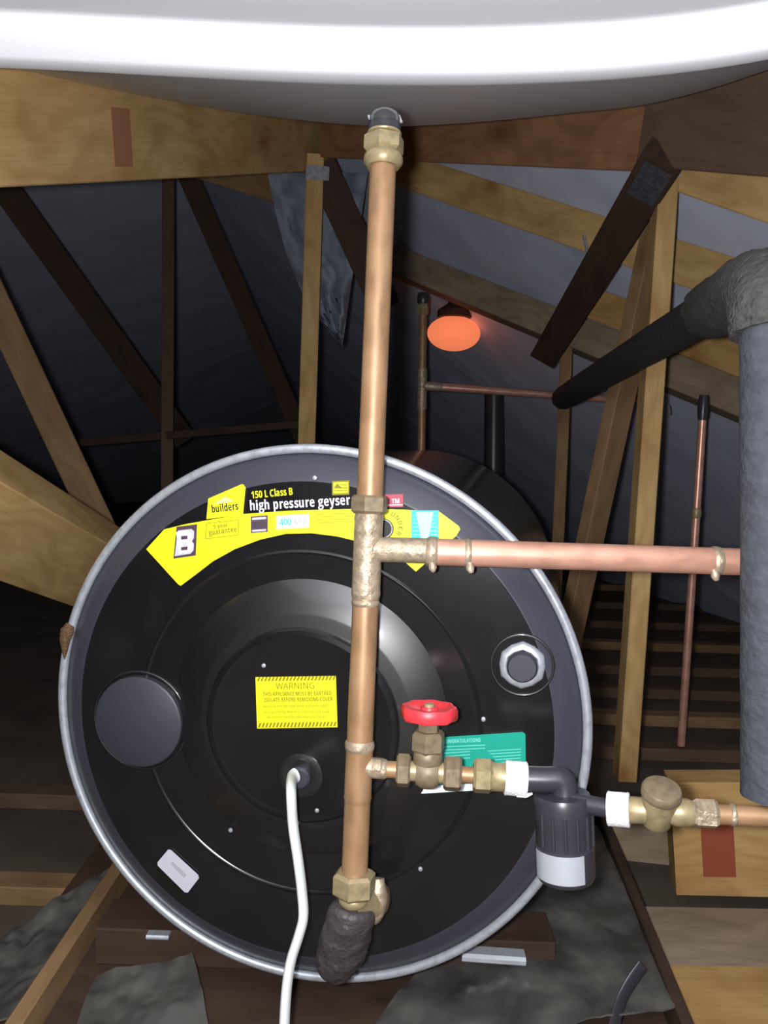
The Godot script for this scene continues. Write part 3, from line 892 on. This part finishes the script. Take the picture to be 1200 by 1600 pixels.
	# the element's flat white cable
	var cb := part(self, "white_cable", tube(smooth([T_world(462, 1211, 0.043), T_world(456, 1218, 0.053), P(455, 1240, 0.690), P(458, 1290, 0.688), P(466, 1345, 0.688), P(472, 1395, 0.688), P(474, 1432, 0.685), P(467, 1462, 0.682), P(455, 1500, 0.680), P(449, 1535, 0.678), P(446, 1570, 0.676), P(444, 1615, 0.674), P(442, 1700, 0.67), P(440, 1775, 0.67)], 8), 0.0068, 20, 0.62), M.cable, Transform3D())
	tag(cb, "flat white power cable hanging down the black heater end", "cable")

func T_world(px: float, py: float, h: float) -> Vector3:
	return tank_xf * T(px, py, h)

# ---------------------------------------------------------------- lagged pipe at the right
func build_lagged_pipe() -> void:
	var o := thing("lagged_pipe", "thick grey foam-lagged pipe rising at the right edge and bending back", "pipe", P(1216, 1245, 0.62))
	part(o, "lagging", tube(smooth([P(1217, 1245, 0.62), P(1217, 1000, 0.62), P(1216, 760, 0.62), P(1215, 560, 0.62), P(1212, 492, 0.625)], 5), 0.0275, 36, 1.0, 0.0008, 11), M.foam, Transform3D())
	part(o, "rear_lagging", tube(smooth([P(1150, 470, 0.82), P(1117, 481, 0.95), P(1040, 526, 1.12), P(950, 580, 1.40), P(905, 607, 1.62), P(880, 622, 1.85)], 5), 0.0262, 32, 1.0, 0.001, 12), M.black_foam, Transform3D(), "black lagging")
	part(o, "cloth_wrap", tube(smooth([P(1214, 520, 0.625), P(1211, 480, 0.63), P(1200, 455, 0.665), P(1175, 455, 0.74), P(1145, 470, 0.83), P(1112, 484, 0.96)], 6), 0.034, 40, 1.0, 0.003, 13), M.cloth, Transform3D(), "dusty cloth wrapping at the bend")

# ---------------------------------------------------------------- roof timbers
func build_timbers() -> void:
	var t := timber("roof_beam", "broad pale beam at the upper left under the white basin", "beam", P(-130, 160, 0.80), P(513, 206, 1.85), 0.165, 0.045, M.pine)
	plate_on(t, "red_stain", 190, 215, 0.045, 0.075, M.red_stain, "faded red paint mark")
	timber("roof_beam", "dark reddish horizontal beam right of the tall copper pipe", "beam", P(500, 202, 1.72), P(1022, 207, 1.21), 0.110, 0.045, M.red_brown)
	timber("roof_beam", "broad beam coloured as if in shade at the upper right behind the post", "beam", P(1005, 185, 1.19), P(1330, 195, 0.97), 0.130, 0.045, M.brown_b)  # the shade on this beam is put into its darker wood colour
	timber("rafter", "sloping rafter just right of the beam end at the upper right edge", "rafter", P(1045, 256, 1.24), P(1330, 350, 1.09), 0.066, 0.04, M.pine_b)
	var r1 := timber("rafter", "long pale rafter sloping down right from the copper pipe below the reddish beam", "rafter", P(610, 260, 1.84), P(1290, 486, 1.27), 0.070, 0.038, M.pine_b)
	timber("rafter", "second sloping rafter right of the copper pipe, above the orange glow", "rafter", P(600, 398, 2.26), P(1230, 650, 1.58), 0.074, 0.06, M.grey_wood, -14)
	timber("rafter", "short rafter piece between the dark brace and the lagged pipe", "rafter", P(905, 466, 1.74), P(1260, 600, 1.44), 0.064, 0.038, M.pine_c)
	timber("rafter", "brown rafter end sloping left of the narrow upper post", "rafter", P(270, 236, 1.95), P(520, 318, 2.2), 0.088, 0.038, M.brown)
	# braces
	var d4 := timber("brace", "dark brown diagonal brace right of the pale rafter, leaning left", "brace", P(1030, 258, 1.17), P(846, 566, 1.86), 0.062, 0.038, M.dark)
	plate_on(d4, "flat_plate", 1014, 288, 0.075, 0.045, M.foam, "thin grey plate on the dark brace")  # plain grey rectangle near the top of the brace
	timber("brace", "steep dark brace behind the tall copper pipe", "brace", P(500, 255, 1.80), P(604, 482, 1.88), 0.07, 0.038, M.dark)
	timber("brace", "long dark diagonal brace leaning right at the far left", "brace", P(5, 290, 2.1), P(290, 690, 2.6), 0.072, 0.038, M.dark)  # its shade is painted in: a darker wood colour
	timber("brace", "thinner dark diagonal brace between the two upper posts", "brace", P(288, 262, 2.3), P(480, 700, 2.7), 0.058, 0.038, M.dark)  # dark wood colour stands in for shade here too
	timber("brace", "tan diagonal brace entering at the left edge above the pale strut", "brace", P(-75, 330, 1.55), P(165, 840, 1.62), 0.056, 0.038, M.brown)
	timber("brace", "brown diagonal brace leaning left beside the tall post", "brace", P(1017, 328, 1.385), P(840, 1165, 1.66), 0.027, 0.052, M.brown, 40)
	timber("rail", "thin dark rail crossing behind the left posts", "rail", P(100, 694, 2.3), P(478, 662, 2.3), 0.022, 0.022, M.dark)
	# posts
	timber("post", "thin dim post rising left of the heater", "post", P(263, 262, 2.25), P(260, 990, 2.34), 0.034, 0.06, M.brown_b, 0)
	var p2 := timber("post", "pale narrow post rising behind the heater, left of the copper pipe", "post", P(493, 240, 1.75), P(465, 1140, 1.81), 0.038, 0.06, M.pine, 0)
	var p3top := P(1049, 240, 1.23)
	var p3 := timber("post", "tall bright pine post between heater and lagged pipe", "post", p3top, P(981, 1222, 1.315), 0.030, 0.043, M.pine_b, -16)
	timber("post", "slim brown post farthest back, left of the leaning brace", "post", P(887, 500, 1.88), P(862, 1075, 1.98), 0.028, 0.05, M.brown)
	# nail plates on the timbers
	plate_on(p2, "flat_plate", 492, 270, 0.03, 0.05, M.zinc, "small metal nail plate")
	plate_on(p3, "flat_plate", 1047, 262, 0.028, 0.04, M.zinc, "small metal nail plate")
	# strut at the left, close behind the rim
	timber("strut", "wide pale pine strut at the left edge running behind the heater rim", "strut", P(-150, 770, 0.76) + (P(-150, 770, 0.76) - P(215, 935, 1.35)) * 0.4, P(215, 935, 1.35), 0.115, 0.085, M.pine_b, 28)
	# nails poking out
	var k := 0
	for n in [[912, 368, 921, 408, 1.53, "shiny nail poking from the pale rafter"], [846, 500, 849, 528, 1.94, "shiny nail poking from the second rafter"], [1045, 634, 1047, 648, 1.8, "tiny bright nail right of the tall post"]]:
		var a := P(n[0], n[1], n[4])
		var b := P(n[2], n[3], n[4] - 0.02)
		var nn := part(self, "nail", tube([a, a.lerp(b, 0.85), b], [0.0030, 0.0030, 0.0010], 10), M.zinc, Transform3D())
		tag(nn, n[5], "nail")
		k += 1
	# torn underlay hanging down
	var g := FastNoiseLite.new()
	g.seed = 8
	g.frequency = 3.0
	var rows := []
	var left := [Vector2(418, 270), Vector2(430, 330), Vector2(448, 400), Vector2(474, 462), Vector2(500, 500), Vector2(531, 540)]
	var right := [Vector2(575, 270), Vector2(566, 330), Vector2(556, 400), Vector2(548, 450), Vector2(541, 500), Vector2(534, 542)]
	for i in 21:
		var f := i / 4.0
		var i0 := mini(int(f), 4)
		var row := []
		var l: Vector2 = left[i0].lerp(left[i0 + 1], f - i0)
		var r: Vector2 = right[i0].lerp(right[i0 + 1], f - i0)
		for c in 15:
			var q := l.lerp(r, c / 14.0)
			row.append(P(q.x, q.y, 1.90 + 0.018 * sin(c * 0.8 + i * 0.15) + 0.04 * g.get_noise_2d(c * 0.1, i * 0.1)))
		rows.append(row)
	var hs := part(self, "torn_underlay", sheet(rows, 0.001), M.flap, Transform3D())
	tag(hs, "torn pointed flap of grey roof underlay hanging behind the narrow post", "underlay")
	# orange glowing spot deep in the attic: a flattened ball with a dark stub
	var lc := P(709, 521, 2.36)
	var glow_spot := thing("orange_glow", "round orange glowing spot far back under the second rafter", "glow_spot", lc)
	var lm := SphereMesh.new()
	lm.radius = 0.078
	lm.height = 0.156
	part(glow_spot, "glow_ball", lm, M.glow, Transform3D(Basis.from_scale(Vector3(1.0, 0.66, 0.7)), lc))
	part(glow_spot, "glow_stub", rev([Vector2(0, 0), Vector2(0.05, 0), Vector2(0.05, 0.02), Vector2(0.02, 0.04), Vector2(0.02, 0.06), Vector2(0, 0.06)], 24), M.dark, Transform3D(Basis(), lc + Vector3(0, 0.046, 0)))
	var ol := OmniLight3D.new()
	ol.name = "glow_light"
	ol.light_color = Color(1.0, 0.45, 0.25)
	ol.light_energy = 0.002
	ol.light_size = 0.08
	ol.omni_range = 15.0
	ol.omni_attenuation = 2.0
	ol.shadow_enabled = true
	glow_spot.add_child(ol)
	ol.position = Vector3(0, 0, 0.14)

# ---------------------------------------------------------------- pipework farther back
func build_rear_pipes() -> void:
	var a := P(661, 478, 1.97)
	var b := P(658, 722, 1.99)
	var K := func(py: float): return a.lerp(b, (py - 478.0) / 244.0)
	var o := thing("rear_riser", "distant vertical copper pipe with black cap, right of the tall riser", "pipe", b)
	seg_part(o, "pipe", K.call(722), K.call(478), 0.0100, M.copper)
	seg_part(o, "nut", K.call(492), K.call(474), 0.0145, M.brass, "hex")
	seg_part(o, "cap", K.call(476), K.call(458), 0.0150, M.plastic, "bulge", "black cap")
	seg_part(o, "coupling", K.call(640), K.call(575), 0.0125, M.solder, "socket")
	seg_part(o, "nut", K.call(724), K.call(708), 0.0140, M.brass, "hex")
	var c := P(664, 603, 1.97)
	var d := P(1015, 628, 2.0)
	var h := thing("rear_branch", "thin dim horizontal copper pipe crossing behind the posts", "pipe", c)
	seg_part(h, "pipe", c, d, 0.0095, M.copper_new)
	seg_part(h, "solder_ring", c, c.lerp(d, 0.08), 0.0115, M.solder, "bulge")
	var e := P(1099, 634, 1.55)
	var f := P(1064, 1165, 1.60)
	var L := func(py: float): return e.lerp(f, (py - 634.0) / 531.0)
	var r := thing("thin_copper_pipe", "thin shiny upright copper pipe between the post and the lagged pipe", "pipe", f)
	seg_part(r, "pipe", L.call(1165), L.call(634), 0.0078, M.copper_new)
	seg_part(r, "coupling", L.call(806), L.call(790), 0.0098, M.brass, "bulge")
	seg_part(r, "cap", L.call(656), L.call(618), 0.0105, M.plastic, "bulge", "dark cap")
	var s := part(self, "dark_pipe", tube([P(772, 612, 2.5), P(770, 860, 2.52)], 0.030, 20), M.plastic, Transform3D())
	tag(s, "dim dark upright pipe behind the heater, right of the distant copper pipe", "pipe")

# ---------------------------------------------------------------- floor, tray and plastic beneath
func build_floor_things() -> void:
	# timber on edge at the right, with a red mark
	var j := timber("tie_beam", "yellowish beam with red paint mark lying at the lower right", "beam", P(1052, 1312, 1.05), P(1420, 1316, 1.0), 0.150, 0.05, M.pine_c, 24)
	plate_on(j, "red_stain", 1122, 1325, 0.040, 0.075, M.red_stain_b, "faded red paint mark")
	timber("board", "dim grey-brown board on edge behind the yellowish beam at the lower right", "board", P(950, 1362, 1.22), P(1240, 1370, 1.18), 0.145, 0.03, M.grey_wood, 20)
	# planks lying on the floor
	var k := 0
	for p in [[0.92, 0.118, M.grey_wood, "grey plank on the floor right of the tray, farther of two"], [0.80, 0.112, M.pine_c, "tan plank on the floor at the lower right corner"]]:
		var o := part(self, "plank", timber_mesh(0.80, 0.030, p[1]), p[2], Transform3D(Basis(Vector3(0, 1, 0), 0.02 - 0.03 * k), Vector3(0.715, 0.0301, -p[0])))
		tag(o, p[3], "plank")
		k += 1
	# timber edged drip tray under the heater
	var tr := thing("drip_tray", "shallow timber-edged tray lined with black plastic beneath the heater", "tray", Vector3(0.0, 0.03, -1.0))
	part(tr, "base", timber_mesh(0.72, 0.010, 1.05), M.dark, Transform3D(Basis(), Vector3(-0.03, 0.036, -1.22)))
	var lf := [at_height(36, 1606, 0.055), at_height(185, 1372, 0.055)]
	var rt := [at_height(1064, 1606, 0.055), at_height(940, 1290, 0.055)]
	for q in [lf, rt]:
		var a: Vector3 = q[0] + (q[0] - q[1]) * 0.4
		var b: Vector3 = q[1] + (q[1] - q[0]) * 0.25
		var dd := b - a
		var bs := Basis(dd.normalized(), Vector3(0, 1, 0), dd.normalized().cross(Vector3(0, 1, 0)))
		part(tr, "edge_strip", timber_mesh(dd.length(), 0.05, 0.017 if q == lf else 0.012), M.brown if q == lf else M.dark, Transform3D(bs, (a + b) / 2 - Vector3(0, 0.005, 0)), "brown timber strip" if q == lf else "dark timber strip")
	# bearers that carry the heater
	for z in [0.86, 1.30]:
		var bm := part(self, "bearer", timber_mesh(0.50, 0.042, 0.06), M.dark, Transform3D(Basis(), Vector3(-0.06 + (z - 0.8) * 0.18, 0.0622, -z)))
		tag(bm, "dark timber bearer under the %s of the heater" % ("front" if z < 1.0 else "back"), "bearer")
	# creased black plastic: the lining at the right, a bundle and loose sheet at the left
	var g := FastNoiseLite.new()
	g.seed = 21
	g.frequency = 1.0
	g.fractal_octaves = 4
	var cover := func(called: String, label: String, q: Array, y0: float, amp: float, lift: Array, n: int, sc: float):
		var rows := []
		for i in n + 1:
			var row := []
			for c in n + 1:
				var u := float(c) / n
				var v := float(i) / n
				var a: Vector3 = at_height(q[0].x, q[0].y, y0).lerp(at_height(q[1].x, q[1].y, y0), u)
				var b: Vector3 = at_height(q[3].x, q[3].y, y0).lerp(at_height(q[2].x, q[2].y, y0), u)
				var w := a.lerp(b, v)
				var rg := 1.0 - absf(g.get_noise_3d(w.x * sc + 4.0, w.z * sc * 0.7, 2.0)) * 2.2
				w.y = y0 + amp * (0.6 * rg + g.get_noise_3d(w.x * sc * 1.7, w.z * sc, 7.0)) + lerpf(lerpf(lift[0], lift[1], u), lerpf(lift[3], lift[2], u), v)
				row.append(w)
			rows.append(row)
		var o := part(self, called, sheet(rows, 0.002), M.poly, Transform3D())
		tag(o, label, "plastic sheet")
	cover.call("plastic_lining", "creased shiny black plastic sheet under the right side of the heater", [Vector2(790, 1325), Vector2(932, 1300), Vector2(1055, 1604), Vector2(560, 1640)], 0.052, 0.009, [0.0, 0.012, 0.016, 0.0], 44, 5.5)
	cover.call("plastic_sheet", "rough crumpled dark plastic sheet at the lower left edge outside the tray", [Vector2(-60, 1500), Vector2(172, 1372), Vector2(34, 1602), Vector2(-260, 1640)], 0.050, 0.014, [0.0, 0.0, 0.0, 0.0], 44, 8.0)
	cover.call("plastic_bundle", "dull black plastic bundle on the tray at the bottom left", [Vector2(150, 1530), Vector2(300, 1505), Vector2(335, 1640), Vector2(90, 1660)], 0.056, 0.012, [0.0, 0.012, 0.0, 0.0], 30, 6.0)
	# brackets below the rim
	var bk := part(self, "bracket", timber_mesh(0.068, 0.010, 0.02, 0.003), M.band, Transform3D(Basis(Vector3(0, 0, 1), -0.04), P(770, 1493, 0.86)))
	tag(bk, "shiny metal bracket under the lower right of the heater rim", "bracket")
	var bk2 := part(self, "bracket", timber_mesh(0.024, 0.005, 0.012, 0.0015), M.zinc, Transform3D(Basis(), P(248, 1461, 0.86)))
	tag(bk2, "small dull metal bracket under the lower left of the heater rim", "bracket")
	var wr := part(self, "black_strap", tube(smooth([P(1004, 1508, 0.80), P(985, 1535, 0.795), P(968, 1570, 0.79), P(955, 1625, 0.785)], 5), 0.007, 12, 0.35), M.plastic, Transform3D())
	tag(wr, "short dark strap lying across the floor planks at the lower right", "strap")
